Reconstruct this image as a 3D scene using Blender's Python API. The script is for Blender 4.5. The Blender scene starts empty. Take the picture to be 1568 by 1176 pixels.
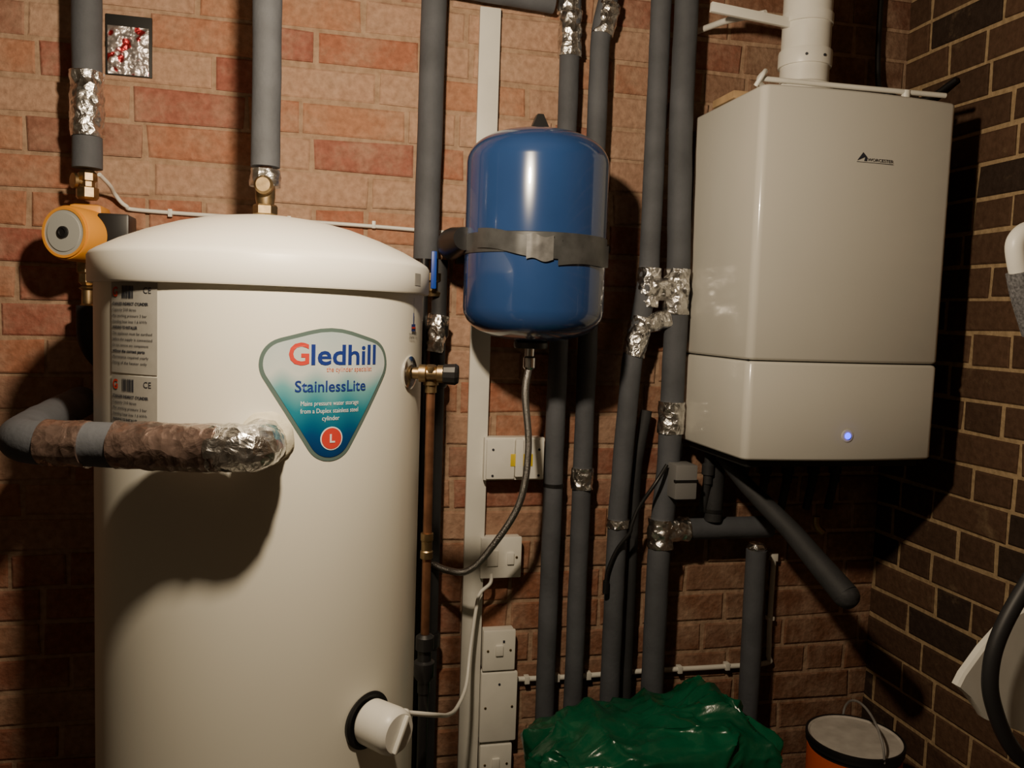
import bpy, bmesh, math, random
from mathutils import Vector, Matrix, noise
random.seed(7)
S=bpy.context.scene
COL=S.collection

# ------------------------------------------------------------ materials
def newmat(name):
    m=bpy.data.materials.new(name); m.use_nodes=True
    nt=m.node_tree; b=nt.nodes['Principled BSDF']
    return m,nt,b
def mat(name,col,rough=.5,metal=0,nscale=0,namt=.2,bump=0,bscale=60,coat=0,emit=None,estr=0,bdist=.002,spec=.5):
    m,nt,b=newmat(name)
    b.inputs['Base Color'].default_value=(*col,1)
    b.inputs['Roughness'].default_value=rough
    b.inputs['Metallic'].default_value=metal
    b.inputs['Coat Weight'].default_value=coat
    b.inputs['Specular IOR Level'].default_value=spec
    tc=nt.nodes.new('ShaderNodeTexCoord')
    if nscale:
        n=nt.nodes.new('ShaderNodeTexNoise'); n.inputs['Scale'].default_value=nscale; n.inputs['Detail'].default_value=6
        nt.links.new(tc.outputs['Object'],n.inputs['Vector'])
        r=nt.nodes.new('ShaderNodeValToRGB')
        r.color_ramp.elements[0].position=.3; r.color_ramp.elements[1].position=.7
        r.color_ramp.elements[0].color=(*[c*(1-namt) for c in col],1)
        r.color_ramp.elements[1].color=(*[min(1,c*(1+namt)) for c in col],1)
        nt.links.new(n.outputs['Fac'],r.inputs['Fac']); nt.links.new(r.outputs['Color'],b.inputs['Base Color'])
    if bump:
        n2=nt.nodes.new('ShaderNodeTexNoise'); n2.inputs['Scale'].default_value=bscale; n2.inputs['Detail'].default_value=5
        nt.links.new(tc.outputs['Object'],n2.inputs['Vector'])
        bp=nt.nodes.new('ShaderNodeBump'); bp.inputs['Strength'].default_value=bump; bp.inputs['Distance'].default_value=bdist
        nt.links.new(n2.outputs['Fac'],bp.inputs['Height']); nt.links.new(bp.outputs['Normal'],b.inputs['Normal'])
    if emit:
        b.inputs['Emission Color'].default_value=(*emit,1); b.inputs['Emission Strength'].default_value=estr
    return m
def brickmat(name,mortar,smear,lo=.52,hi=.68):
    m,nt,b=newmat(name); L=nt.links.new
    at=nt.nodes.new('ShaderNodeAttribute'); at.attribute_name='Col'
    tc=nt.nodes.new('ShaderNodeTexCoord')
    n=nt.nodes.new('ShaderNodeTexNoise'); n.inputs['Scale'].default_value=9; n.inputs['Detail'].default_value=10; n.inputs['Roughness'].default_value=.68
    L(tc.outputs['Object'],n.inputs['Vector'])
    r=nt.nodes.new('ShaderNodeValToRGB'); r.color_ramp.elements[0].position=lo; r.color_ramp.elements[1].position=hi
    r.color_ramp.elements[0].color=(0,0,0,1); r.color_ramp.elements[1].color=(smear,smear,smear,1)
    L(n.outputs['Fac'],r.inputs['Fac'])
    mx=nt.nodes.new('ShaderNodeMix'); mx.data_type='RGBA'
    L(r.outputs['Color'],mx.inputs[0]); L(at.outputs['Color'],mx.inputs[6]); mx.inputs[7].default_value=(*mortar,1)
    n2=nt.nodes.new('ShaderNodeTexNoise'); n2.inputs['Scale'].default_value=70; n2.inputs['Detail'].default_value=6
    L(tc.outputs['Object'],n2.inputs['Vector'])
    r2=nt.nodes.new('ShaderNodeValToRGB'); r2.color_ramp.elements[0].position=.3; r2.color_ramp.elements[1].position=.65
    r2.color_ramp.elements[0].color=(.66,.63,.60,1); r2.color_ramp.elements[1].color=(1.05,1.05,1.05,1)
    L(n2.outputs['Fac'],r2.inputs['Fac'])
    mu=nt.nodes.new('ShaderNodeMix'); mu.data_type='RGBA'; mu.blend_type='MULTIPLY'; mu.inputs[0].default_value=.8
    L(mx.outputs[2],mu.inputs[6]); L(r2.outputs['Color'],mu.inputs[7]); L(mu.outputs[2],b.inputs['Base Color'])
    b.inputs['Roughness'].default_value=.85; b.inputs['Specular IOR Level'].default_value=.25
    ad=nt.nodes.new('ShaderNodeMath'); ad.operation='ADD'
    L(n2.outputs['Fac'],ad.inputs[0]); L(n.outputs['Fac'],ad.inputs[1])
    bp=nt.nodes.new('ShaderNodeBump'); bp.inputs['Strength'].default_value=.6; bp.inputs['Distance'].default_value=.006
    L(ad.outputs[0],bp.inputs['Height']); L(bp.outputs['Normal'],b.inputs['Normal'])
    return m
def foilmat(name,col,metal=1,rough=.24,bs=.7,coat=0):
    m,nt,b=newmat(name); L=nt.links.new
    b.inputs['Metallic'].default_value=metal; b.inputs['Roughness'].default_value=rough; b.inputs['Coat Weight'].default_value=coat; b.inputs['Coat Roughness'].default_value=.1
    tc=nt.nodes.new('ShaderNodeTexCoord')
    v=nt.nodes.new('ShaderNodeTexVoronoi'); v.inputs['Scale'].default_value=58
    n=nt.nodes.new('ShaderNodeTexNoise'); n.inputs['Scale'].default_value=36; n.inputs['Detail'].default_value=4; n.inputs['Distortion'].default_value=1.5
    L(tc.outputs['Object'],v.inputs['Vector']); L(tc.outputs['Object'],n.inputs['Vector'])
    a=nt.nodes.new('ShaderNodeMath'); a.operation='ADD'
    L(v.outputs['Distance'],a.inputs[0]); L(n.outputs['Fac'],a.inputs[1])
    bp=nt.nodes.new('ShaderNodeBump'); bp.inputs['Strength'].default_value=bs; bp.inputs['Distance'].default_value=.006
    L(a.outputs[0],bp.inputs['Height']); L(bp.outputs['Normal'],b.inputs['Normal'])
    if coat: L(bp.outputs['Normal'],b.inputs['Coat Normal'])
    r=nt.nodes.new('ShaderNodeValToRGB'); r.color_ramp.elements[0].color=(*[c*.55 for c in col],1); r.color_ramp.elements[1].color=(*col,1)
    r.color_ramp.elements[0].position=.35; r.color_ramp.elements[1].position=.6
    L(n.outputs['Fac'],r.inputs['Fac']); L(r.outputs['Color'],b.inputs['Base Color'])
    return m
M={}
M['tank']=mat('cream_enamel',(.83,.81,.71),.42,nscale=3,namt=.03)
M['lid']=mat('lid_plastic',(.85,.83,.75),.42,nscale=4,namt=.03)
M['boiler']=mat('boiler_enamel',(.62,.61,.56),.22,nscale=4,namt=.02,coat=.25)
M['boilerdark']=mat('boiler_inner',(.010,.010,.010),.6)
M['white']=mat('white_plastic',(.78,.77,.71),.38,nscale=20,namt=.05)
M['trunk']=mat('trunking_pvc',(.74,.73,.67),.45,nscale=12,namt=.06)
M['ins']=mat('grey_foam',(.078,.084,.098),.75,nscale=12,namt=.22,bump=.35,bscale=120)
M['insdark']=mat('dark_foam',(.024,.025,.028),.7,nscale=14,namt=.25,bump=.3,bscale=120)
M['black']=mat('black_plastic',(.012,.012,.013),.4)
M['rubber']=mat('black_rubber',(.02,.02,.022),.5)
M['foil']=foilmat('silver_foil',(.93,.91,.88),1,.29,.8)
M['foilpink']=foilmat('brown_wrapped_foil',(.36,.25,.21),.75,.30,.55,.8)
M['brass']=mat('brass',(.36,.26,.14),.42,1,nscale=60,namt=.3)
M['chrome']=mat('chrome',(.75,.75,.75),.18,1)
M['steel']=mat('braided_steel',(.35,.34,.33),.35,1,bump=.8,bscale=500)
M['copper']=mat('copper',(.33,.16,.09),.42,.85,nscale=40,namt=.3)
M['yellow']=mat('pump_yellow',(.78,.33,.035),.45)
M['pgrey']=mat('pump_grey',(.40,.41,.39),.4)
M['blue']=mat('vessel_blue',(.020,.056,.175),.19,nscale=6,namt=.1,coat=.6)
M['strap']=mat('strap_grey',(.075,.078,.08),.33,.25,nscale=30,namt=.3)
M['strapshine']=mat('strap_sheen',(.24,.24,.24),.22,.5,nscale=50,namt=.3)  # lighter strap tone, bright reflection put into the colour
M['bluelever']=mat('blue_lever',(.01,.06,.4),.4)
M['green']=mat('green_polythene',(.003,.080,.036),.25,nscale=9,namt=.35,bump=.35,bscale=35,bdist=.006)
M['gbox']=mat('actuator_grey',(.20,.20,.20),.5)
M['wood']=mat('raw_wood',(.45,.30,.16),.7,nscale=25,namt=.2)
M['orange']=mat('label_orange',(.60,.10,.02),.5)
M['lidgrey']=mat('lid_grey',(.25,.24,.23),.45,nscale=30,namt=.3)
M['concrete']=mat('concrete',(.13,.115,.10),.9,nscale=10,namt=.3,bump=.5)
M['paper']=mat('label_paper',(.36,.35,.32),.5,nscale=60,namt=.06)
M['tinlid']=mat('tin_lid',(.50,.47,.43),.4,nscale=30,namt=.15)
M['foamcream']=mat('sprayed_foam',(.66,.62,.48),.8,nscale=60,namt=.1,bump=.4,bscale=150)
M['lblborder']=mat('label_border',(.10,.15,.14),.35)
M['ink']=mat('ink_dark',(.03,.035,.05),.5)
M['inkblue']=mat('ink_blue',(.015,.035,.22),.4)
M['inkred']=mat('ink_red',(.60,.05,.035),.4)
M['inkorange']=mat('ink_orange',(.70,.18,.08),.4)
M['inkwhite']=mat('ink_white',(.8,.82,.82),.4)
M['yellowlab']=mat('yellow_label',(.70,.52,.02),.5)
M['led']=mat('blue_led',(.01,.01,.8),.4,emit=(.01,.01,1),estr=6)
M['mesh']=mat('grey_fabric',(.13,.13,.14),.8,nscale=250,namt=.6)
# label gradient
m,nt,b=newmat('label_gradient'); L=nt.links.new
tc=nt.nodes.new('ShaderNodeTexCoord'); sp=nt.nodes.new('ShaderNodeSeparateXYZ'); L(tc.outputs['Object'],sp.inputs[0])
n=nt.nodes.new('ShaderNodeTexWave'); n.inputs['Scale'].default_value=6; n.inputs['Distortion'].default_value=3; n.inputs['Detail'].default_value=1
L(tc.outputs['Object'],n.inputs['Vector'])
mm=nt.nodes.new('ShaderNodeMath'); mm.operation='MULTIPLY_ADD'; L(n.outputs['Fac'],mm.inputs[0]); mm.inputs[1].default_value=.012; L(sp.outputs['Z'],mm.inputs[2])
mr=nt.nodes.new('ShaderNodeMapRange'); mr.inputs['From Min'].default_value=1.12; mr.inputs['From Max'].default_value=1.335; L(mm.outputs[0],mr.inputs['Value'])
r=nt.nodes.new('ShaderNodeValToRGB'); e=r.color_ramp.elements
e[0].position=0; e[0].color=(.003,.015,.10,1); e[1].position=1; e[1].color=(.42,.52,.54,1)
for p_,c_ in ((.2,(.004,.055,.18)),(.42,(.015,.20,.28)),(.55,(.14,.38,.41)),(.68,(.58,.63,.62))):
    k=e.new(p_); k.color=(*c_,1)
L(mr.outputs['Result'],r.inputs['Fac']); L(r.outputs['Color'],b.inputs['Base Color']); b.inputs['Roughness'].default_value=.3
M['lblgrad']=m
# foil sheet with red print
m=foilmat('printed_foil',(.90,.84,.84),.85,.36,.7); nt=m.node_tree; L=nt.links.new; b=nt.nodes['Principled BSDF']
tc=nt.nodes.new('ShaderNodeTexCoord'); n=nt.nodes.new('ShaderNodeTexNoise'); n.inputs['Scale'].default_value=34; n.inputs['Detail'].default_value=1
L(tc.outputs['Object'],n.inputs['Vector']); r=nt.nodes.new('ShaderNodeValToRGB'); r.color_ramp.elements[0].position=.54; r.color_ramp.elements[1].position=.58
L(n.outputs['Fac'],r.inputs['Fac']); mx=nt.nodes.new('ShaderNodeMix'); mx.data_type='RGBA'; old=b.inputs['Base Color'].links[0].from_socket
L(r.outputs['Color'],mx.inputs[0]); L(old,mx.inputs[6]); mx.inputs[7].default_value=(.55,.05,.06,1); L(mx.outputs[2],b.inputs['Base Color'])
M['foilprint']=m

# ------------------------------------------------------------ mesh helpers
def group(name):
    o=bpy.data.objects.new(name,None); o.empty_display_size=.05; COL.objects.link(o); return o
def mk(name,verts,faces,material,parent=None,smooth=True,auto=None):
    me=bpy.data.meshes.new(name); me.from_pydata([tuple(v) for v in verts],[],faces); me.update()
    o=bpy.data.objects.new(name,me); COL.objects.link(o)
    if material: me.materials.append(material)
    if smooth: me.polygons.foreach_set('use_smooth',[True]*len(me.polygons))
    if auto:
        me.set_sharp_from_angle(angle=math.radians(auto))
    if parent: o.parent=parent
    return o
def rounded(pts,rad,n=8):
    pts=[Vector(p) for p in pts]; out=[pts[0]]
    for i in range(1,len(pts)-1):
        a,b,c=pts[i-1],pts[i],pts[i+1]
        d1=(a-b); d2=(c-b); r=min(rad,d1.length*.49,d2.length*.49)
        p=b+d1.normalized()*r; q=b+d2.normalized()*r
        for k in range(n+1):
            t=k/n; out.append((1-t)**2*p+2*t*(1-t)*b+t*t*q)
    out.append(pts[-1]); return out
def resample(pts,ds):
    out=[pts[0]]
    for a,b in zip(pts[:-1],pts[1:]):
        L_=(b-a).length; k=max(1,int(L_/ds))
        for i in range(1,k+1): out.append(a.lerp(b,i/k))
    return out
def catmull(pts,n=10):
    P=[Vector(p) for p in pts]; P=[2*P[0]-P[1]]+P+[2*P[-1]-P[-2]]; out=[]
    for i in range(1,len(P)-2):
        for k in range(n):
            t=k/n; a,b,c,d=P[i-1:i+3]
            out.append(.5*((2*b)+(-a+c)*t+(2*a-5*b+4*c-d)*t*t+(-a+3*b-3*c+d)*t**3))
    out.append(P[-2]); return out
def sweep(name,pts,r,material,parent=None,seg=20,wr=0,ds=None,freq=45,spline=False,bend=.06):
    if spline: P=catmull(pts)
    else: P=rounded(pts,bend) if len(pts)>2 else [Vector(p) for p in pts]
    if ds: P=resample(P,ds)
    n=len(P); T=[]
    for i in range(n):
        a=P[max(0,i-1)]; b=P[min(n-1,i+1)]; T.append((b-a).normalized())
    up=Vector((0,0,1)) if abs(T[0].z)<.9 else Vector((0,1,0))
    N=T[0].cross(up).normalized(); V=[];F=[]
    tot=sum((P[i+1]-P[i]).length for i in range(n-1)); acc=0
    for i in range(n):
        if i: acc+=(P[i]-P[i-1]).length
        N=(N-T[i]*N.dot(T[i])).normalized(); B=T[i].cross(N)
        rr=r(acc/tot) if callable(r) else r
        for k in range(seg):
            a=2*math.pi*k/seg; d=N*math.cos(a)+B*math.sin(a); p=P[i]+d*rr
            if wr:
                q=p*freq; w=noise.noise(q)+.6*abs(noise.noise(q*2.3))-.15
                p=p+d*w*wr
            V.append(p)
    for i in range(n-1):
        for k in range(seg):
            a=i*seg+k; b=i*seg+(k+1)%seg; F.append((a,b,b+seg,a+seg))
    F.append(tuple(range(seg))[::-1]); F.append(tuple(range((n-1)*seg,n*seg)))
    return mk(name,V,F,material,parent,True,50)
def lathe(name,prof,material,parent=None,org=(0,0,0),axis=(0,0,1),seg=48,auto=35):
    ax=Vector(axis).normalized(); q=Vector((0,0,1)).rotation_difference(ax); o=Vector(org); V=[];F=[];
    for r_,z_ in prof:
        for k in range(seg):
            a=2*math.pi*k/seg; V.append(o+q@Vector((r_*math.cos(a),r_*math.sin(a),z_)))
    for i in range(len(prof)-1):
        for k in range(seg):
            a=i*seg+k; b=i*seg+(k+1)%seg; F.append((a,b,b+seg,a+seg))
    F.append(tuple(range(seg))[::-1]); F.append(tuple(range((len(prof)-1)*seg,len(prof)*seg)))
    ob=mk(name,V,F,material,parent,True)
    bm=bmesh.new(); bm.from_mesh(ob.data); bmesh.ops.remove_doubles(bm,verts=bm.verts,dist=1e-5)
    bmesh.ops.recalc_face_normals(bm,faces=bm.faces); bm.to_mesh(ob.data); bm.free()
    ob.data.set_sharp_from_angle(angle=math.radians(auto))
    return ob
def box(name,x0,x1,y0,y1,z0,z1,material,parent=None,bev=.002,rot=None,seg=2):
    bm=bmesh.new(); bmesh.ops.create_cube(bm,size=1)
    c=Vector(((x0+x1)/2,(y0+y1)/2,(z0+z1)/2))
    bmesh.ops.scale(bm,vec=(abs(x1-x0),abs(y1-y0),abs(z1-z0)),verts=bm.verts)
    if bev: bmesh.ops.bevel(bm,geom=bm.edges[:],offset=bev,segments=seg,affect='EDGES',profile=.6)
    if rot: bmesh.ops.transform(bm,matrix=rot.to_4x4(),verts=bm.verts)
    bmesh.ops.translate(bm,vec=c,verts=bm.verts)
    me=bpy.data.meshes.new(name); bm.to_mesh(me); bm.free(); me.materials.append(material)
    me.polygons.foreach_set('use_smooth',[True]*len(me.polygons)); me.set_sharp_from_angle(angle=math.radians(40))
    o=bpy.data.objects.new(name,me); COL.objects.link(o)
    if parent: o.parent=parent
    return o
def crumple(name,x0,x1,z0,z1,y,material,parent,amp=.008,n=40):
    V=[];F=[]
    for j in range(n+1):
        for i in range(n+1):
            p=Vector((x0+(x1-x0)*i/n,y,z0+(z1-z0)*j/n)); e=min(i,j,n-i,n-j)/4; e=min(1,e)
            p.y-=e*amp*abs(noise.noise(p*50)*1.4+noise.noise(p*110)*.6); V.append(p)
    for j in range(n):
        for i in range(n):
            a=j*(n+1)+i; F.append((a,a+1,a+n+2,a+n+1))
    return mk(name,V,F,material,parent,True,30)
def textmesh(body,size,off=0,align='LEFT'):
    c=bpy.data.curves.new('t','FONT'); c.body=body; c.size=size; c.offset=off; c.align_x=align; c.resolution_u=3
    o=bpy.data.objects.new('t',c); COL.objects.link(o); bpy.context.view_layer.update()
    dg=bpy.context.evaluated_depsgraph_get(); me=bpy.data.meshes.new_from_object(o.evaluated_get(dg))
    bpy.data.objects.remove(o); return me
TX,TY,TR=-.086,-.350,.275
def cw(s,z,off=0):
    a=s/TR; R=TR+off; return Vector((TX+R*math.sin(a),TY-R*math.cos(a),z))
def ttext(name,body,s,z,size,material,parent,width=None,off=.0015,bold=0,align='LEFT'):
    me=textmesh(body,size,bold,align); xs=[v.co.x for v in me.vertices]
    if not xs: return
    k=1
    if width: k=width/(max(xs)-min(xs))
    for v in me.vertices: v.co=cw(s+v.co.x*k,z+v.co.y,off)
    me.materials.clear(); me.materials.append(material)
    o=bpy.data.objects.new(name,me); COL.objects.link(o); o.parent=parent; return o
def cpatch(name,s0,s1,z0,z1,material,parent,off=.001,n=14):
    V=[];F=[]
    for j in range(2):
        for i in range(n+1): V.append(cw(s0+(s1-s0)*i/n,(z0,z1)[j],off))
    for i in range(n): F.append((i,i+1,i+n+2,i+n+1))
    return mk(name,V,F,material,parent)

# ------------------------------------------------------------ room shell
def brickwall(name,L0,L1,H,tf,cols,mortar,mm):
    V=[];F=[];C=[]
    def quad(a,b,c,d,col): F.append((a,b,c,d)); C.append(col)
    b0=len(V)
    for d in (-.10,-.0035):
        for s,z in ((L0,0),(L1,0),(L1,H),(L0,H)): V.append(tf(s,z,d))
    for f in ((0,1,2,3),(7,6,5,4),(0,4,5,1),(1,5,6,2),(2,6,7,3),(3,7,4,0)): F.append(tuple(b0+i for i in f)); C.append(mortar)
    rows=int(H/.075)
    for j in range(rows):
        z0=j*.075+.005; z1=z0+.065
        s=L0-random.uniform(0,.1) - (.0 if j%2 else .056); k=j%2
        while s<L1:
            ln=.215 if (k%2==0 or random.random()<.18) else .1025
            a=max(L0,s+.001); b_=min(L1,s+ln); k+=1; s+=ln+.01
            if b_-a<.02: continue
            c=cols(a,z0); jd=random.uniform(-.0012,.0018); i0=len(V)
            j1=[random.uniform(-.003,.003) for _ in range(8)]
            q=[(a,z0),(b_,z0),(b_,z1),(a,z1)]
            for n_,(ss,zz) in enumerate(q): V.append(tf(ss,zz,-.006))
            for n_,(ss,zz) in enumerate(q): V.append(tf(ss+j1[n_],zz+j1[n_+4],-.0015+jd))
            e=.0035
            for n_,(ss,zz) in enumerate(q):
                V.append(tf(ss+(e if n_ in(0,3) else -e)+j1[n_],zz+(e if n_<2 else -e)+j1[n_+4],.0005+jd))
            for A,B in ((0,4),(4,8)):
                for n_ in range(4):
                    m_=(n_+1)%4; quad(i0+A+n_,i0+A+m_,i0+B+m_,i0+B+n_,c)
            quad(i0+8,i0+9,i0+10,i0+11,c)
    o=mk(name,V,F,mm,None,False)
    ca=o.data.color_attributes.new('Col','FLOAT_COLOR','CORNER'); k=0
    for p,c in zip(o.data.polygons,C):
        for _ in p.vertices:
            ca.data[k].color=(*c,1); k+=1
    return o
def lerp(a,b,t): return tuple(x+(y-x)*t for x,y in zip(a,b))
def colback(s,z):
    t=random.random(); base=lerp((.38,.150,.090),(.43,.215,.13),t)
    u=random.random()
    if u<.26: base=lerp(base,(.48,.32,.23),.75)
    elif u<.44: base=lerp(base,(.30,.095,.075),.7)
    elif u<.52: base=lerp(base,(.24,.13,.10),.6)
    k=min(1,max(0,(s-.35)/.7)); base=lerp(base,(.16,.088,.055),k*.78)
    kz=min(1,max(0,(1.3-z)/.8)); base=lerp(base,(.20,.09,.05),kz*.6)  # downward light falloff put into the brick colour, darker towards the floor
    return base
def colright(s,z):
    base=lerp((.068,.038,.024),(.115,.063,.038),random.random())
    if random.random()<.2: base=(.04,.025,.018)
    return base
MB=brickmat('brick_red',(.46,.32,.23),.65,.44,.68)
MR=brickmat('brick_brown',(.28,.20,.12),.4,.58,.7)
RX=1.44; LX=-1.15; FY=-3.0; H=2.4
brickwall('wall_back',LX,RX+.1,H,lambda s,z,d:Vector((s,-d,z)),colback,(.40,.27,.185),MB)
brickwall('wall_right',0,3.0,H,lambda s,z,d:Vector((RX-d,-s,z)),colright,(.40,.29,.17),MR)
plaster=mat('dark_plaster',(.055,.045,.035),.9,nscale=4,namt=.2,bump=.4)  # unseen walls and ceiling kept dark to cut bounced light
box('wall_left',LX-.1,LX,FY,.1,0,H,plaster,bev=0)
box('wall_front',LX-.1,RX+.1,FY-.1,FY,0,H,plaster,bev=0)
box('floor',LX-.1,RX+.1,FY-.1,.1,-.1,0,M['concrete'],bev=0)
box('ceiling',LX-.1,RX+.1,FY-.1,.1,H,H+.1,plaster,bev=0)

# ------------------------------------------------------------ hot water cylinder
T=group('hot_water_cylinder')
lathe('body',[(0,0),(.262,0),(.262,.03),(TR,.035),(TR,1.384),(.27,1.388),(0,1.388)],M['tank'],T,(TX,TY,0),seg=128)
lathe('lid',[(0,1.384),(.2835,1.384),(.285,1.387),(.285,1.428),(.281,1.434),(.272,1.440),(.24,1.457),(.20,1.474),(.15,1.491),(.10,1.503),(.05,1.510),(0,1.512)],M['lid'],T,(TX,TY,0),seg=128,auto=50)
def hull(pts):
    pts=sorted(set(pts)); 
    def half(p):
        h=[]
        for q in p:
            while len(h)>1 and (h[-1][0]-h[-2][0])*(q[1]-h[-2][1])-(h[-1][1]-h[-2][1])*(q[0]-h[-2][0])<=0: h.pop()
            h.append(q)
        return h
    a=half(pts); b_=half(pts[::-1]); return a[:-1]+b_[:-1]
def labelshape(name,grow,off,material):
    pts=[]
    for cx,cz,r_ in ((-.067,1.270,.040),(.067,1.270,.040),(0,1.162,.040),(0,1.195,.130)):
        for k in range(48):
            a=2*math.pi*k/48
            if r_>.1 and not(math.radians(66)<a<math.radians(114)): continue
            pts.append((round(cx+(r_+grow)*math.cos(a),6),round(cz+(r_+grow)*math.sin(a),6)))
    h=hull(pts); zmin=min(p[1] for p in h)+1e-5; zmax=max(p[1] for p in h)-1e-5
    rows=60; n=24; V=[];F=[]
    for j in range(rows+1):
        t=j/rows; z=zmin+(zmax-zmin)*(.5-.5*math.cos(math.pi*t)); xs=[]
        for i in range(len(h)):
            a,b_=h[i],h[(i+1)%len(h)]
            if (a[1]-z)*(b_[1]-z)<=0 and a[1]!=b_[1]: xs.append(a[0]+(b_[0]-a[0])*(z-a[1])/(b_[1]-a[1]))
        lo,hi=(min(xs),max(xs)) if xs else (0,0)
        for i in range(n+1): V.append(cw(.112+lo+(hi-lo)*i/n,z,off))
    for j in range(rows):
        for i in range(n):
            a=j*(n+1)+i; F.append((a,a+1,a+n+2,a+n+1))
    return mk(name,V,F,material,T)
labelshape('label_border',0,.0008,M['lblborder'])
labelshape('label_face',-.006,.0014,M['lblgrad'])
ttext('label_initial','G',.046,1.270,.046,M['inkred'],T,.030,.002,.0009)
ttext('label_title','ledhill',.078,1.270,.043,M['inkblue'],T,.112,.002,.0008)
ttext('label_tagline','the cylinder specialist',.104,1.259,.011,M['inkorange'],T,.080,.002)
ttext('label_range','StainlessLite',.056,1.229,.024,M['inkblue'],T,.116,.002,.0003)
for i,(tx,w) in enumerate((('Mains pressure water storage',.094),('from a Duplex stainless steel',.094),('cylinder',.028))):
    ttext('label_small_text',tx,.112-w/2,1.208-i*.0115,.010,M['inkwhite'],T,w,.002)
def cdisc(name,s,z,r_,off,material,parent,seg=32):
    V=[cw(s,z,off)]+[cw(s+r_*math.cos(2*math.pi*k/seg),z+r_*math.sin(2*math.pi*k/seg),off) for k in range(seg)]
    return mk(name,V,[(0,1+k,1+(k+1)%seg) for k in range(seg)],material,parent)
cdisc('label_badge_ring',.114,1.157,.0180,.002,M['inkwhite'],T); cdisc('label_badge',.114,1.157,.0162,.0024,M['inkred'],T)
ttext('label_badge_letter','L',.110,1.151,.018,M['inkwhite'],T,None,.003,.0005)
for (z0,z1) in ((1.2475,1.390),(1.148,1.2440)):
    z1=min(z1,1.383)
    cpatch('data_label',-.247,-.146,z0,z1,M['paper'],T)
    ttext('data_logo','G',-.243,z1-.021,.020,M['inkred'],T,None,.0015,.0006)
    s=-.218
    while s<-.192:
        w=random.choice((.0006,.001,.0016)); cpatch('barcode',s,s+w,z1-.024,z1-.005,M['ink'],T,.0015,2); s+=w+random.choice((.0007,.0012))
    ttext('ce_mark','CE',-.172,z1-.016,.013,M['ink'],T,None,.0015)
    z=z1-.034; ln=0
    words=['STAINLESS INDIRECT CYLINDER','Capacity 210 litres','Max working pressure 3 bar','Standing heat loss 1.6 kWh','WARNING TO INSTALLER','This appliance must be earthed','before the supply is connected','Do not remove any component','without the correct parts','Maintenance required yearly','Fitting of the heater only','Serial number 0071824','Immersion 3 kW 240V AC','Max primary pressure 6 bar']
    while z>z0+.006:
        tx=words[ln%len(words)]; ttext('data_text',tx,-.243,z,.0060,M['ink'],T,min(.088,.0030*len(tx)),.0015,0 if ln%4 else .0002); z-=.0088; ln+=1
ttext('origin_text','MANUFACTURED\nIN BRITAIN',.285,1.314,.0065,M['ink'],T,.036)
cpatch('origin_tower',.301,.3045,1.33,1.352,M['inkblue'],T,.0015,2); cpatch('origin_spire',.3023,.3033,1.352,1.377,M['ink'],T,.0015,2)
cpatch('origin_flag',.294,.312,1.321,1.333,M['inkblue'],T,.0015,4); cpatch('origin_flag_bar',.294,.312,1.3255,1.3285,M['inkred'],T,.002,4)
cpatch('lid_sticker',.283,.307,1.398,1.418,M['paper'],T,.0105,4)
sweep('outlet_pipe',[(TX-.004,TY,1.505),(TX-.004,TY,1.60)],.011,M['copper'],T)
lathe('outlet_nut',[(0,0),(.019,0),(.021,.003),(.021,.016),(.019,.019),(0,.019)],M['brass'],T,(TX-.004,TY,1.513),seg=6,auto=20)
lathe('outlet_elbow_body',[(0,0),(.015,0),(.017,.012),(.017,.028),(.015,.04),(0,.04)],M['brass'],T,(TX-.004,TY,1.532))
lathe('outlet_port',[(0,0),(.014,0),(.016,.004),(.016,.02),(.012,.024),(0,.024)],M['brass'],T,(TX-.004,TY-.008,1.563),axis=(-.1,-1,0),seg=24)
sweep('outlet_foil_ring',[(TX-.004,TY,1.563),(TX-.004,TY,1.592)],.026,M['foil'],T,seg=36,wr=.004,ds=.004)
nx,ny=math.sin(.7055),-math.cos(.7055); ip=Vector((TX+TR*nx,TY+TR*ny,.685)); AX=(nx,ny,0)
lathe('immersion_recess',[(0,-.004),(.047,-.004),(.047,.001),(.042,.003),(.038,.001),(0,.001)],M['black'],T,ip,AX)
lathe('immersion_cap',[(0,0),(.034,0),(.037,.004),(.038,.05),(.036,.061),(.031,.067),(0,.068)],M['white'],T,ip+Vector((nx,ny,0))*.004,AX)
q=ip+Vector((nx,ny,0))*.075
box('immersion_cap_rib',q.x-.003,q.x+.003,q.y-.004,q.y+.004,.655,.715,M['white'],T,.002,Matrix.Rotation(.7055,3,'Z')@Matrix.Rotation(.5,3,'Y'))
lathe('immersion_gland',[(0,0),(.008,0),(.008,.014),(.005,.018),(0,.018)],M['white'],T,ip+Vector((nx,ny,0))*.045+Vector((.022,.018,.008)),axis=(.75,.65,.25),seg=20)
a_=1.069; vx,vy=math.sin(a_),-math.cos(a_); vp=Vector((TX+TR*vx,TY+TR*vy,1.251))
lathe('valve_escutcheon',[(0,-.004),(.027,-.004),(.028,.002),(.022,.005),(.014,.006),(0,.006)],M['chrome'],T,vp,(vx,vy,0))
V0=vp+Vector((vx,vy,0))*.006
lathe('valve_body',[(0,0),(.010,0),(.010,.010),(.015,.011),(.015,.022),(.011,.024),(.011,.040),(.015,.042),(.015,.052),(0,.052)],M['brass'],T,V0,(.93,-.25,0),seg=16)
lathe('valve_cap',[(0,0),(.010,0),(.011,.004),(.009,.014),(0,.016)],M['brass'],T,V0+Vector((.93,-.25,0))*.032,(0,-.2,1),seg=12)
lathe('valve_knob',[(0,0),(.012,0),(.017,.005),(.0185,.024),(.015,.029),(0,.030)],M['black'],T,V0+Vector((.93,-.25,0))*.050,(.93,-.25,0),seg=12,auto=20)
cx,cy=.192,-.482
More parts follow.
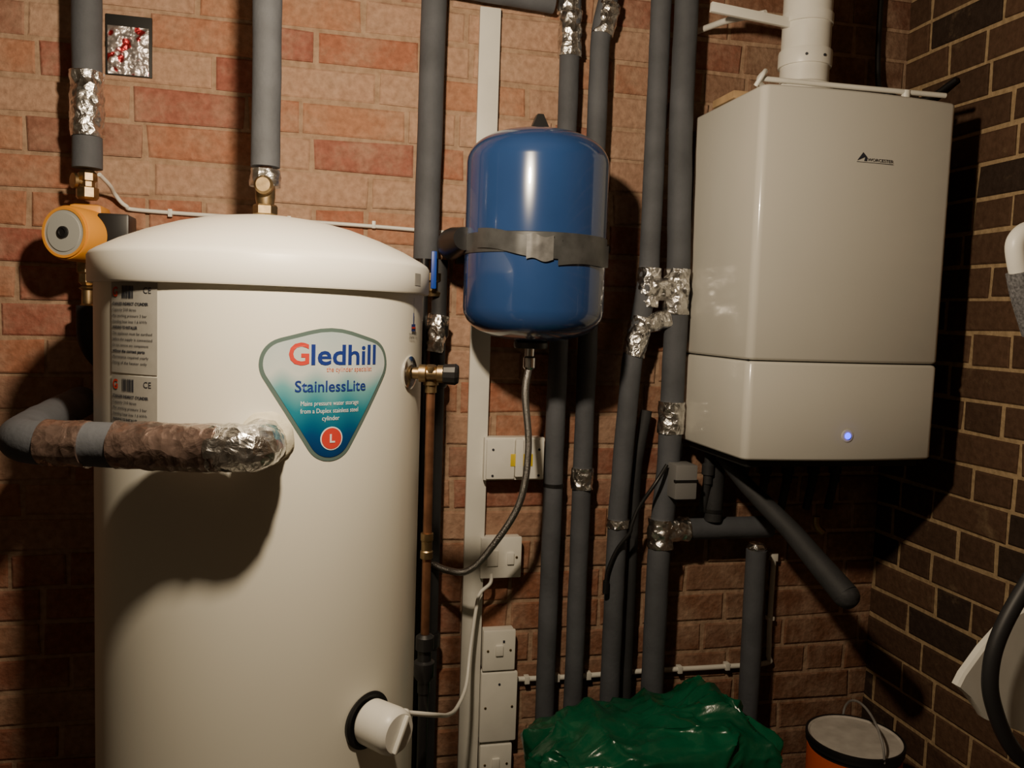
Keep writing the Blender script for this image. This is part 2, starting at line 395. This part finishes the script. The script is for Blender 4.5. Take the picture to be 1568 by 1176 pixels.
lathe('valve_drop',[(0,0),(.010,0),(.010,.012),(.013,.013),(.013,.03),(0,.03)],M['brass'],T,(cx,cy,1.218),seg=16)
sweep('discharge_pipe',[(cx,cy,1.22),(cx+.001,cy,.79)],.0075,M['copper'],T)
lathe('discharge_coupler',[(0,0),(.011,0),(.011,.012),(.0095,.014),(.0095,.03),(.011,.032),(.011,.044),(0,.044)],M['brass'],T,(cx,cy,.93),seg=18)
lathe('tundish',[(0,0),(.011,0),(.011,.02),(.018,.03),(.018,.055),(.012,.058),(.012,.075),(.016,.078),(.016,.10),(.010,.105),(0,.105)],M['black'],T,(cx+.001,cy,.69),seg=24)
sweep('discharge_pipe_lower',[(cx+.001,cy,.70),(cx+.001,cy,0)],.009,M['black'],T)
# coil return pipe, runs left then back to the wall
P_=group('insulated_elbow_pipe')
A0=Vector((-.072,-.60,1.156)); A1=Vector((-.078,-.706,1.157)); A2=Vector((-.418,-.585,1.149))
path=[A0,A1,A2,(-.443,-.33,1.150),(-.468,-.03,1.148)]
sweep('foam_sleeve',path,.0315,M['ins'],P_,seg=28,wr=.0012,ds=.012,freq=20,bend=.06)
sweep('foil_elbow',[A0,A1,A1.lerp(A2,.17)],.0335,M['foil'],P_,seg=56,wr=.0035,ds=.004,freq=60,bend=.045)
sweep('wrapped_sleeve',[A1.lerp(A2,.14),A1.lerp(A2,.56)],.0338,M['foilpink'],P_,seg=56,wr=.0024,ds=.004,freq=42)
sweep('wrapped_band',[A1.lerp(A2,.68),A1.lerp(A2,.86)],.0332,M['foilpink'],P_,seg=48,wr=.0018,ds=.004,freq=42)
def blob(name,c,rx,ry,rz,material,parent,amp=.3,freq=60,n=32):
    V=[];F=[]
    for j in range(n+1):
        t=math.pi*j/n
        for i in range(n):
            a=2*math.pi*i/n; d=Vector((math.sin(t)*math.cos(a),math.sin(t)*math.sin(a),math.cos(t)))
            k=1+amp*noise.noise(Vector(c)*7+d*freq*.04)
            V.append(Vector(c)+Vector((d.x*rx,d.y*ry,d.z*rz))*k)
    for j in range(n):
        for i in range(n):
            a=j*n+i; b_=j*n+(i+1)%n; F.append((a,b_,b_+n,a+n))
    return mk(name,V,F,material,parent)
blob('sprayed_foam_seal',(-.070,-.624,1.160),.040,.012,.040,M['foamcream'],P_,.12,50)

# ------------------------------------------------------------ pipes
def vpipe(r_,segs,y=-.055,material=None,foils=(),bend=.05,joints=()):
    g=group('insulated_pipe')
    pts=[(x,y,z) for x,z in segs]
    sweep('foam_sleeve',pts,r_,material or M['ins'],g,seg=24,wr=.0012,ds=.03,freq=14,bend=bend)
    for f in foils:
        if len(f)==3: x,z0,z1=f; sweep('foil_wrap',[(x,y,z0),(x,y,z1)],r_+.003,M['foil'],g,seg=48,wr=.004,ds=.004,freq=50)
        else: sweep('foil_wrap',[(f[0],y,f[1]),(f[2],y,f[3])],r_+.003,M['foil'],g,seg=48,wr=.004,ds=.004,freq=50)
    for x,z in joints: sweep('tape_joint',[(x,y,z-.004),(x,y,z+.004)],r_+.0015,M['black'],g,seg=24)
    return g
vpipe(.0275,[(-.440,1.612),(-.438,H)],-.085,foils=[(-.440,1.672,1.795)])
vpipe(.0245,[(TX-.004,1.597),(TX-.002,H)],TY)
g3=vpipe(.0275,[(.231,1.47),(.237,H)],-.055)
sweep('branch_sleeve',[(.24,-.055,2.055),(.50,-.05,2.045)],.022,M['ins'],g3,seg=24,wr=.001,ds=.03)
vpipe(.0225,[(.543,0),(.544,2.03),(.528,H)],-.042,foils=[(.542,1.935,2.035),(.538,2.03,2.10)],joints=[(.544,.965)])
vpipe(.0225,[(.613,0),(.614,2.0),(.640,2.12),(.640,H)],-.042,foils=[(.614,.955,1.005),(.618,1.99,.632,2.06)])
vpipe(.0235,[(.697,0),(.700,.90),(.718,1.27),(.735,1.36),(.750,1.46),(.749,H)],-.06,foils=[(.748,1.385,.751,1.475),(.720,1.27,.738,1.36),(.700,.865,.70,.885)],bend=.03)
g7=vpipe(.0275,[(.804,0),(.806,.82),(.820,1.00),(.821,1.46),(.809,1.80),(.809,H)],-.065,foils=[(.817,1.37,1.475),(.821,1.09,1.165),(.808,.815,.885)])
sweep('branch_sleeve',[(.806,-.065,.858),(1.095,-.065,.858)],.0265,M['ins'],g7,seg=24,wr=.001,ds=.03)
sweep('foil_branch',[(.815,-.065,.858),(.875,-.065,.858)],.0295,M['foil'],g7,seg=40,wr=.004,ds=.004,freq=55)
sweep('foil_tee',[(.745,-.068,1.345),(.80,-.068,1.36)],.022,M['foil'],g7,seg=40,wr=.004,ds=.004,freq=55)
sweep('foil_bridge',[(.74,-.070,1.43),(.835,-.070,1.425)],.026,M['foil'],g7,seg=40,wr=.004,ds=.004,freq=55)
box('valve_actuator',.808,.862,-.135,-.075,.945,1.025,M['gbox'],g7,.004)
box('valve_actuator_lip',.806,.864,-.137,-.128,.985,.991,M['black'],g7,.001)
lathe('valve_brass_body',[(0,0),(.014,0),(.017,.01),(.017,.04),(.012,.05),(0,.05)],M['insdark'],g7,(.835,-.065,1.025),seg=16)
vpipe(.0135,[(.751,0),(.749,1.00),(.770,1.14)],-.035,M['insdark'])
g9=vpipe(.022,[(.936,.88),(.938,1.10)],-.075,M['insdark'],joints=[(.936,.905)])
g11=vpipe(.0255,[(1.070,0),(1.066,.80)],-.06)
lathe('end_cap_foil',[(0,0),(.022,0),(.024,.006),(.018,.016),(0,.018)],M['foil'],g11,(1.066,-.06,.80),seg=24)
gd=group('condensate_pipe')
sweep('foam_sleeve',[(.915,-.14,1.055),(.955,-.17,.995),(1.02,-.28,.905),(1.066,-.42,.805)],lambda t:.016+.011*t,M['insdark'],gd,seg=24,wr=.001,ds=.02,freq=14,bend=.03)
blob('sleeve_end',(1.0665,-.421,.804),.0265,.0265,.0255,M['insdark'],gd,.05)
gb=group('black_supply_pipe')
sweep('pipe',[(.262,-.06,1.47),(.262,-.06,0)],.017,M['insdark'],gb)
sweep('pipe_inner',[(.225,-.075,1.47),(.228,-.075,0)],.010,M['black'],gb)
for z in (1.30,1.19,.60): 
    lathe('coupling',[(0,0),(.020,0),(.023,.005),(.023,.03),(.020,.035),(0,.035)],M['black'],gb,(.262,-.06,z),seg=20)
lathe('isolating_valve_body',[(0,0),(.017,0),(.019,.008),(.013,.012),(.013,.03),(.019,.034),(.019,.05),(0,.05)],M['brass'],gb,(.245,-.07,1.39),seg=18)
box('lever',.236,.248,-.112,-.104,1.405,1.485,M['bluelever'],gb,.003)
sweep('foil_wrap',[(.25,-.07,1.27),(.262,-.07,1.35)],.021,M['foil'],gb,seg=40,wr=.005,ds=.004,freq=55)
# pump
PU=group('circulation_pump'); px_,py_=-.440,-.085
lathe('upper_union',[(0,0),(.018,0),(.021,.004),(.021,.022),(.014,.025),(.014,.034),(.018,.036),(.018,.05),(.012,.056),(0,.056)],M['brass'],PU,(px_,py_,1.552),seg=8,auto=20)
lathe('gate_valve_wheel',[(0,0),(.006,0),(.006,.02),(.015,.022),(.015,.028),(0,.03)],M['brass'],PU,(px_,py_,1.585),(-.8,-.6,0),seg=16)
box('volute',-.465,-.405,-.125,-.045,1.432,1.540,M['yellow'],PU,.010)
lathe('lower_union',[(0,0),(.012,0),(.018,.006),(.018,.022),(.021,.025),(.021,.045),(0,.045)],M['brass'],PU,(px_,py_,1.385),seg=8,auto=20)
lathe('lower_valve',[(0,0),(.014,0),(.017,.008),(.012,.014),(.012,.04),(.017,.044),(0,.055)],M['brass'],PU,(px_,py_,1.335),seg=16)
fa=Vector((-.42,-.90,.02)).normalized(); fo=Vector((-.430,-.115,1.478))
lathe('motor_housing',[(0,0),(.051,0),(.051,.060),(.049,.064),(0,.064)],M['yellow'],PU,fo,fa)
lathe('face_ring',[(0,0),(.046,0),(.044,.003),(0,.0035)],M['pgrey'],PU,fo+fa*.064,fa)
lathe('face_trim',[(.022,0),(.047,0),(.047,.0045),(.042,.0045),(.042,.0008),(.022,.0008)],M['yellow'],PU,fo+fa*.064,fa)
lathe('face_plate_disc',[(0,0),(.036,0),(.035,.0052),(0,.0056)],M['pgrey'],PU,fo+fa*.064,fa)
lathe('vent_screw',[(0,0),(.012,0),(.011,.006),(.007,.007),(.006,.005),(0,.005)],M['black'],PU,fo+fa*.067,fa,seg=24)
box('terminal_box',-.408,-.352,-.150,-.075,1.448,1.522,M['black'],PU,.005)
sweep('lower_sleeve',[(px_,py_,1.345),(px_,py_,1.26),(-.31,-.036,1.14),(-.31,-.036,0)],.022,M['insdark'],PU,bend=.05)
FP=group('foil_tape_patch')
box('recess_board',-.424,-.336,-.006,-.001,1.815,1.935,M['boilerdark'],FP,.001)
crumple('foil_sheet',-.420,-.342,1.817,1.912,-.008,M['foilprint'],FP,.006)

# ------------------------------------------------------------ expansion vessel
E=group('expansion_vessel'); ex,ey,er=.440,-.197,.1465; z0,z1=1.302,1.732
prof=[(0,z0)]
for k in range(1,9):
    a=k/8*math.pi/2; prof.append((er*math.sin(a)**.75,z0+.066*(1-math.cos(a))))
prof+= [(er,1.50)]
for k in range(0,13):
    a=k/12*math.pi/2; prof.append((max(0,er*math.cos(a)**.75) if k<12 else 0,z1-.070*(1-math.sin(a))))
lathe('shell',prof,M['blue'],E,(ex,ey,0),seg=96,auto=70)
lathe('strap',[(er-.001,0),(er+.002,.002),(er+.002,.040),(er-.001,.042)],M['strap'],E,(ex,ey,1.474),seg=96)
def arcband(name,a0,a1,z0,z1,rad,wav,material,slope=0,th=.0015,n=40):
    V=[];F=[]
    for i in range(n+1):
        t=i/n; a=a0+(a1-a0)*t; rr=rad+wav*math.sin(t*math.pi*3)**2; dz=.003*math.sin(t*7)+slope*t
        for r_,z in ((rr,z0),(rr,z1),(rr+th,z1),(rr+th,z0)): V.append((ex+r_*math.sin(a),ey-r_*math.cos(a),z+dz))
    for i in range(n):
        for k in range(4):
            F.append((i*4+k,i*4+(k+1)%4,i*4+4+(k+1)%4,i*4+4+k))
    F+= [(3,2,1,0),tuple(n*4+k for k in range(4))]
    return mk(name,V,F,material,E,True,40)
arcband('strap_tongue',-1.1,.10,1.484,1.522,er+.003,.0015,M['strap'],-.022)
arcband('strap_tail',.05,1.45,1.452,1.496,er+.003,.001,M['strap'],.010)
arcband('strap_glint',-.36,-.02,1.462,1.508,er+.0045,.0003,M['strapshine'],-.002)  # pale shiny patch standing in for the strap's bright reflection
box('bracket_plate',.30,.575,-.05,-.022,1.465,1.53,M['black'],E,.003)
sweep('bracket_ear',[(.300,-.035,1.50),(.272,-.12,1.50),(.288,-.215,1.505)],lambda t:.022+.010*math.sin(t*3),M['black'],E,bend=.05)
sweep('bracket_ear_right',[(.57,-.045,1.50),(.597,-.10,1.50),(.592,-.20,1.50)],.012,M['strap'],E,bend=.05)
mk('hanging_tab',[(ex-.022,ey,1.724),(ex+.030,ey,1.724),(ex+.008,ey,1.768),(ex-.004,ey,1.768),(ex-.022,ey+.02,1.724),(ex+.030,ey+.02,1.724),(ex+.008,ey+.02,1.768),(ex-.004,ey+.02,1.768)],[(0,1,2,3),(7,6,5,4),(0,4,5,1),(1,5,6,2),(2,6,7,3),(3,7,4,0)],M['black'],E,False)
lathe('bottom_flange',[(0,0),(.034,0),(.036,.004),(.036,.012),(.030,.018),(0,.02)],M['strap'],E,(ex-.002,ey,1.287))
lathe('inlet_nipple',[(0,0),(.010,0),(.013,.004),(.013,.024),(.010,.028),(.010,.05),(0,.05)],M['chrome'],E,(ex-.004,ey,1.243),seg=16)
HO=[(ex-.004,ey,1.25),(.429,-.20,1.19),(.440,-.20,1.075),(.425,-.195,.955),(.365,-.17,.845),(.325,-.15,.800),(.285,-.12,.795),(.255,-.08,.80)]
sweep('braided_hose',HO,.0075,M['steel'],E,spline=True)
# ------------------------------------------------------------ trunking, boxes, cables
TK=group('cable_trunking')
box('channel',.343,.386,-.020,-.001,0,2.03,M['trunk'],TK,.002)
box('cover',.341,.388,-.024,-.018,0,2.03,M['trunk'],TK,.002)
def ebox(name,x0,x1,z0,z1,d=.038,screws=True):
    g=group(name); box('back_box',x0+.002,x1-.002,-d*.7,-.001,z0+.002,z1-.002,M['white'],g,.003)
    box('face_plate',x0,x1,-d,-d*.66,z0,z1,M['white'],g,.004)
    if screws:
        for sx in (x0+.012,x1-.012):
            lathe('screw',[(0,0),(.0032,0),(.0028,.0012),(0,.0014)],M['brass'],g,(sx,-d,(z0+z1)/2),(0,-1,0),seg=12)
    return g
w=ebox('wiring_centre',.376,.518,.978,1.077,.05,screws=False)
box('cover_left',.380,.446,-.057,-.048,.982,1.073,M['white'],w,.003); box('cover_right',.466,.515,-.057,-.048,.982,1.073,M['white'],w,.003)
box('warning_label',.436,.488,-.0585,-.056,1.012,1.040,M['yellowlab'],w,.0005); box('cable_guard',.447,.465,-.062,-.048,.988,1.075,M['white'],w,.002)
for zz in (1.0,1.06):
    for xx in (.395,.503): lathe('screw',[(0,0),(.003,0),(.0028,.0012),(0,.0014)],M['ink'],w,(xx,-.057,zz-.01),(0,-1,0),seg=12)
s_=ebox('fused_connection_unit',.378,.475,.745,.842)
box('fuse_carrier',.392,.418,-.042,-.036,.775,.812,M['white'],s_,.002); box('rocker_switch',.440,.456,-.043,-.036,.778,.806,M['white'],s_,.002)
s_=ebox('isolator_switch',.390,.468,.523,.620); box('rocker',.420,.438,-.043,-.036,.560,.585,M['white'],s_,.002); box('pilot_lamp',.437,.442,-.0395,-.036,.59,.596,M['ink'],s_,.0005)
s_=ebox('junction_box',.388,.476,.350,.518); lathe('screw_centre',[(0,0),(.003,0),(.0028,.0012),(0,.0014)],M['ink'],s_,(.432,-.038,.49),(0,-1,0),seg=12)
s_=ebox('socket_box',.391,.468,.247,.342); box('rocker',.42,.438,-.043,-.036,.285,.31,M['white'],s_,.002)
cb=group('immersion_cable')
sweep('flex',[tuple(ip+Vector((nx,ny,0))*.045+Vector((.030,.026,.012))),(.215,-.50,.655),(.262,-.34,.575),(.300,-.22,.530),(.335,-.13,.535),(.352,-.08,.60),(.366,-.06,.68),(.376,-.05,.715),(.400,-.048,.738),(.405,-.03,.76)],.0042,M['white'],cb,spline=True,seg=12)
cb=group('wall_cable')
sweep('flex',[(-.415,-.10,1.60),(-.405,-.06,1.585),(-.402,-.03,1.572),(-.385,-.016,1.552),(-.350,-.008,1.545),(-.1,-.008,1.542),(.1,-.008,1.540),(.29,-.008,1.535)],.0042,M['white'],cb,spline=True,seg=12)
for x in (-.30,-.06,.12): box('clip',x-.004,x+.004,-.014,-.001,1.535,1.551,M['white'],cb,.001)
cb=group('surface_conduit')
sweep('tube',[(.48,-.010,.487),(.62,-.010,.484),(.80,-.010,.486),(1.0,-.010,.484),(1.14,-.010,.486),(1.145,-.012,.51),(1.143,-.012,.60),(1.144,-.012,.77)],.0065,M['trunk'],cb,spline=True,seg=12)
for x in (.505,.58,.66,.90,1.03): box('clip',x-.006,x+.006,-.018,-.001,.476,.494,M['trunk'],cb,.001)
box('clip',1.135,1.152,-.019,-.001,.755,.775,M['trunk'],cb,.001); box('clip',1.135,1.152,-.019,-.001,.60,.61,M['trunk'],cb,.001)
cb=group('black_cable')
sweep('flex',[(.80,-.10,1.02),(.77,-.11,.98),(.735,-.10,.92),(.72,-.10,.88),(.715,-.10,.86),(.69,-.09,.82),(.672,-.085,.77),(.668,-.085,.74)],.0045,M['black'],cb,spline=True,seg=12)
sweep('plug_end',[(.668,-.085,.745),(.668,-.085,.715)],.007,M['black'],cb)
# ------------------------------------------------------------ boiler
B=group('gas_boiler'); bx0,bx1=.857,1.308; by=-.357; bz0,bz1,bzs=1.073,1.831,1.279
def case(name,z0,z1,material):
    sec=[(bx1,-.045),(bx1,by+.026)]
    rr=.015
    for k in range(1,7):
        a=k/6*math.pi/2; sec.append((bx1-rr+rr*math.cos(a),by+.026-rr*1.2*math.sin(a)))
    for k in range(1,16):
        t=k/16; sec.append((bx1-rr-(bx1-bx0-2*rr)*t,by+.008-.014*(1-(2*t-1)**2)))
    for k in range(0,7):
        a=math.pi/2+k/6*math.pi/2; sec.append((bx0+rr+rr*math.cos(a),by+.026-rr*1.2*math.sin(a)))
    sec+= [(bx0,-.045)]
    cx_=(bx0+bx1)/2; V=[];F=[]; n=len(sec)
    lv=[(z0,.006),(z0+.002,.002),(z0+.006,0),(z1-.006,0),(z1-.002,.002),(z1,.006)]
    for z,ins in lv:
        for x,y in sec:
            V.append((x-math.copysign(ins,x-cx_),y+(ins if y<-.05 else 0),z))
    for i in range(len(lv)-1):
        for k in range(n):
            a=i*n+k; b_=i*n+(k+1)%n; F.append((a,a+n,b_+n,b_))
    F.append(tuple(range(n))); F.append(tuple(range((len(lv)-1)*n,len(lv)*n))[::-1])
    o=mk(name,V,F,material,B,True,40)
    bm=bmesh.new(); bm.from_mesh(o.data); bmesh.ops.recalc_face_normals(bm,faces=bm.faces); bm.to_mesh(o.data); bm.free()
    return o
case('upper_casing',bzs+.0012,bz1,M['boiler'])
case('lower_panel',bz0,bzs-.0012,M['boiler'])
box('seam_gap',bx0+.006,bx1-.006,by+.02,-.05,bzs-.006,bzs+.006,M['boilerdark'],B,.001)
box('back_frame',bx0+.02,bx1+.004,-.048,-.001,bz0+.01,bz1-.02,M['boilerdark'],B,.002)
box('underside_shade',bx0+.02,bx1-.02,by+.03,-.05,bz0-.018,bz0+.004,M['boilerdark'],B,.003)  # near-black slab standing in for the shade under the boiler
for i,x in enumerate((.91,1.00,1.06,1.12,1.19,1.25)):
    lathe('service_connection',[(0,0),(.011,0),(.011,.02),(.015,.022),(.015,.045),(.010,.05),(.010,.09),(0,.09)],M['insdark'],B,(x,-.09,bz0-.10),seg=12)
    if i not in(1,): sweep('service_tail',[(x,-.09,bz0-.09),(x,-.07,bz0-.17)],.010,M['insdark'],B)
sweep('drain_cock',[(1.20,-.10,.89),(1.20,-.10,.865),(1.215,-.11,.85)],.009,M['brass'],B)
def ftext(name,body,x,z,size,width,material,y,bold=0):
    me=textmesh(body,size,bold); xs=[v.co.x for v in me.vertices]; k=width/(max(xs)-min(xs))
    for v in me.vertices: v.co=Vector((x+v.co.x*k,y,z+v.co.y))
    me.materials.clear(); me.materials.append(material); o=bpy.data.objects.new(name,me); COL.objects.link(o); o.parent=B
ly=by-.0068
ftext('badge_text','WORCESTER',1.090,1.6925,.0085,.060,M['ink'],ly,.0001)
mk('badge_mark',[(1.066,ly,1.692),(1.080,ly,1.706),(1.087,ly,1.702),(1.089,ly,1.6995),(1.093,ly,1.6985),(1.089,ly,1.692),(1.082,ly,1.692),(1.084,ly,1.700),(1.079,ly,1.7095)],[(0,7,2,8),(7,6,5,3,2)],M['ink'],B,False)
box('badge_underline',1.066,1.150,ly,ly+.001,1.6892,1.6902,M['ink'],B,0)
lathe('led_well',[(0,0),(.013,0),(.013,.0022),(.008,.0028),(0,.0028)],M['boiler'],B,(1.085,ly+.0015,1.127),(0,-1,0),seg=32)
lathe('led',[(0,0),(.0068,0),(.0066,.002),(.004,.0034),(0,.004)],M['led'],B,(1.085,ly-.001,1.127),(0,-1,0),seg=24)
fx,fy=1.034,-.20
lathe('flue_turret',[(0,0),(.075,0),(.075,.012),(.062,.018),(.062,.045),(.055,.05),(0,.05)],M['white'],B,(fx,fy,bz1-.002))
lathe('flue',[(0,0),(.052,0),(.052,.62),(0,.62)],M['white'],B,(fx,fy,bz1-.06))
lathe('flue_collar',[(.050,0),(.056,0),(.057,.004),(.057,.030),(.056,.034),(.050,.034)],M['white'],B,(fx,fy,1.915))
for k in (-.5,.2): lathe('collar_screw',[(0,0),(.003,0),(.003,.002),(0,.002)],M['ink'],B,(fx+.057*math.sin(k),fy-.057*math.cos(k),1.93),(math.sin(k),-math.cos(k),0),seg=10)
box('flue_bracket_arm',.80,.985,-.215,-.205,2.000,2.020,M['white'],B,.001,Matrix.Rotation(math.radians(4),3,'Y'))
sweep('flue_bracket_strut',[(.86,-.008,2.035),(.885,-.11,2.03),(.93,-.205,2.02)],.007,M['white'],B,bend=.02)
lathe('flue_bracket_band',[(.052,0),(.055,.001),(.055,.021),(.052,.022)],M['white'],B,(fx,fy,2.005))
sweep('top_rail',[(.875,-.30,bz1+.022),(1.10,-.315,bz1+.020),(1.29,-.33,bz1+.018)],.0055,M['white'],B,seg=12)
box('top_rail_strip',.905,1.20,-.335,-.315,bz1+.001,bz1+.006,M['white'],B,.001)
sweep('top_cable_loop',[(.865,-.30,bz1+.006),(.875,-.31,bz1+.028),(.89,-.29,bz1+.040),(.90,-.25,bz1+.03),(.97,-.22,bz1+.01)],.005,M['white'],B,spline=True,seg=10)
lathe('rail_fixing',[(0,0),(.008,0),(.009,.004),(.009,.018),(0,.02)],M['white'],B,(1.20,-.322,bz1+.004),seg=14)
box('timber_packer',.858,.93,-.22,-.12,bz1+.001,bz1+.018,M['wood'],B,.003)
box('top_plate',1.17,1.27,-.30,-.15,bz1+.001,bz1+.012,M['lidgrey'],B,.003)

# ------------------------------------------------------------ green plastic sheet heap
def ridge(p):
    return 1-abs(noise.noise(p))*2
def sack():
    g=group('green_plastic_sack'); nu,nv=260,130; V=[];F=[]
    cx_,cy_=.712,-.285
    for j in range(nv+1):
        t=j/nv
        if t<.66:
            z=.450*t/.66; k=1.0
        else:
            a=(t-.66)/.34*math.pi/2; z=.450+.055*math.sin(a); k=math.cos(a)**.7 if a<math.pi/2-1e-4 else 0
        for i in range(nu):
            a=2*math.pi*i/nu; ca,sa=math.cos(a),math.sin(a)
            x=.262*math.copysign(abs(ca)**.45,ca)*k; y=.160*math.copysign(abs(sa)**.55,sa)*k
            p=Vector((cx_+x,cy_+y,z)); d=Vector((ca,sa,0))
            wq=Vector((noise.noise(p*5),noise.noise(p*5+Vector((5,0,0))),noise.noise(p*5+Vector((0,9,0)))))*.07
            q=(p+wq)
            r1=ridge(Vector((q.x*8,q.y*8,q.z*3))); r2=ridge(Vector((q.x*17,q.y*17,q.z*7))); r3=ridge(q*34)
            n1=.026*r1**2+.011*r2+.0035*r3
            p+=d*(n1-.018)*(1 if k>.3 else k/.3)
            p.z+=(.026*ridge(Vector((q.x*8,q.y*5,2)))**2+.010*r2+.0035*r3-.014)*min(1,z*2.5)
            tt=(p.x-(cx_-.26))/.52
            p.z+=( -.030*max(0,1-tt*2.5) + .028*math.exp(-((tt-.78)/.10)**2) )*min(1,z*2)
            p.y=min(p.y,-.10); p.z=max(0,p.z); V.append(p)
    for j in range(nv):
        for i in range(nu):
            a=j*nu+i; b_=j*nu+(i+1)%nu; F.append((a,b_,b_+nu,a+nu))
    F.append(tuple(range(nu))[::-1]); F.append(tuple(range(nv*nu,(nv+1)*nu)))
    mk('sack_skin',V,F,M['green'],g,True,60)
sack()
# ------------------------------------------------------------ paint tub on block
blk=group('concrete_block')
box('block_body',1.06,1.34,-.44,-.16,0,.15,M['concrete'],blk,.004); box('block_ledge',1.055,1.345,-.445,-.155,.13,.152,M['concrete'],blk,.003)
K=group('paint_tin'); kx,ky=1.200,-.30
lathe('tub',[(0,0),(.096,0),(.098,.004),(.100,.26),(.105,.262),(.105,.276),(.100,.278),(.097,.270),(0,.267)],M['black'],K,(kx,ky,.153))
lathe('label_band',[(.0985,.02),(.0995,.02),(.1015,.252),(.0995,.252)],M['orange'],K,(kx,ky,.153))
lathe('lid_disc',[(0,0),(.076,0),(.079,.003),(.084,.003),(.087,-.001),(.092,-.001),(.095,.005),(.098,.008),(.1005,.009),(.101,.006)],M['tinlid'],K,(kx,ky,.424))
lathe('lid_rim',[(.099,.0),(.101,.010),(.106,.010),(.106,.0),(.1045,-.004)],M['black'],K,(kx,ky,.424))
hp=[]
for k in range(13):
    a=math.pi*k/12; hp.append((kx+.02+.108*math.cos(a)*.20,ky+.104*math.cos(a),.425+.075*math.sin(a)))
sweep('handle',hp,.0028,M['lidgrey'],K,spline=True,seg=10)
# ------------------------------------------------------------ folded pushchair leaning at right
PC=group('folded_pushchair'); y_=-.72
sweep('grip_handle',[(1.42,y_,1.44),(1.28,y_,1.505),(1.170,y_,1.525),(1.130,y_,1.508),(1.133,y_,1.468),(1.170,y_,1.38),(1.22,y_,1.25),(1.27,y_,.95),(1.30,y_,.45),(1.31,y_,.10)],.016,M['white'],PC,spline=True)
sweep('mesh_sleeve',[(1.138,y_,1.455),(1.152,y_,1.415),(1.18,y_,1.355)],.021,M['mesh'],PC,spline=True)
sweep('black_frame',[(1.36,y_-.02,1.20),(1.26,y_-.02,1.04),(1.200,y_-.02,.95),(1.146,y_-.02,.86),(1.126,y_-.02,.79),(1.136,y_-.02,.72),(1.19,y_-.02,.63),(1.30,y_-.02,.55),(1.38,y_-.02,.50)],.0135,M['rubber'],PC,spline=True)
sv=[(1.38,.89),(1.25,.875),(1.20,.855),(1.145,.80),(1.110,.755),(1.100,.735),(1.125,.715),(1.15,.685),(1.16,.672),(1.30,.62),(1.40,.60)]
V=[];F=[]; n=len(sv)
for yv,ins in ((-.700,.004),(-.696,0),(-.684,0),(-.680,.004)):
    for x,z in sv: V.append((x+ins,yv,z-ins*.5))
for i in range(3):
    for k in range(n): a=i*n+k; b_=i*n+(k+1)%n; F.append((a,b_,b_+n,a+n))
F.append(tuple(range(n))[::-1]); F.append(tuple(range(3*n,4*n)))
mk('seat_shell',V,F,M['white'],PC,True,30)
lathe('wheel',[(.03,-.015),(.075,-.018),(.088,-.01),(.09,0),(.088,.01),(.075,.018),(.03,.015),(.03,-.015)],M['rubber'],PC,(1.30,y_,.09),(0,1,0)); lathe('hub',[(0,-.02),(.032,-.02),(.032,.02),(0,.02)],M['white'],PC,(1.30,y_,.09),(0,1,0))
cb=group('hanging_cable')
sweep('flex',[(1.34,-.02,2.3),(1.345,-.02,2.0),(1.35,-.05,1.93),(1.40,-.12,1.90),(1.425,-.20,1.93)],.007,M['black'],cb,spline=True,seg=12)

# ------------------------------------------------------------ light, world, camera
def plight(name,loc,p,col,r_):
    l=bpy.data.lights.new(name,'POINT'); l.energy=p; l.color=col; l.shadow_soft_size=r_
    o=bpy.data.objects.new(name,l); o.location=loc; COL.objects.link(o); return o
plight('ceiling_bulb_light',(.02,-1.07,1.82),52,(1,.81,.575),.03)
wd=bpy.data.worlds.new('w'); S.world=wd; wd.use_nodes=True
wd.node_tree.nodes['Background'].inputs[0].default_value=(.5,.4,.3,1); wd.node_tree.nodes['Background'].inputs[1].default_value=.01
cd=bpy.data.cameras.new('camera'); co=bpy.data.objects.new('camera',cd); COL.objects.link(co); S.camera=co
f_,yaw,pitch,roll=1314.5,.23046,.07885,.03389
fw=Vector((math.sin(yaw)*math.cos(pitch),math.cos(yaw)*math.cos(pitch),-math.sin(pitch)))
r0=Vector((math.cos(yaw),-math.sin(yaw),0)); u0=r0.cross(fw)
r1=math.cos(roll)*r0+math.sin(roll)*u0; u1=-math.sin(roll)*r0+math.cos(roll)*u0
co.matrix_world=Matrix(((r1.x,u1.x,-fw.x,0),(r1.y,u1.y,-fw.y,-1.9038),(r1.z,u1.z,-fw.z,1.35),(0,0,0,1)))
cd.sensor_fit='HORIZONTAL'; cd.sensor_width=36; cd.lens=36*f_/1600; cd.clip_start=.01
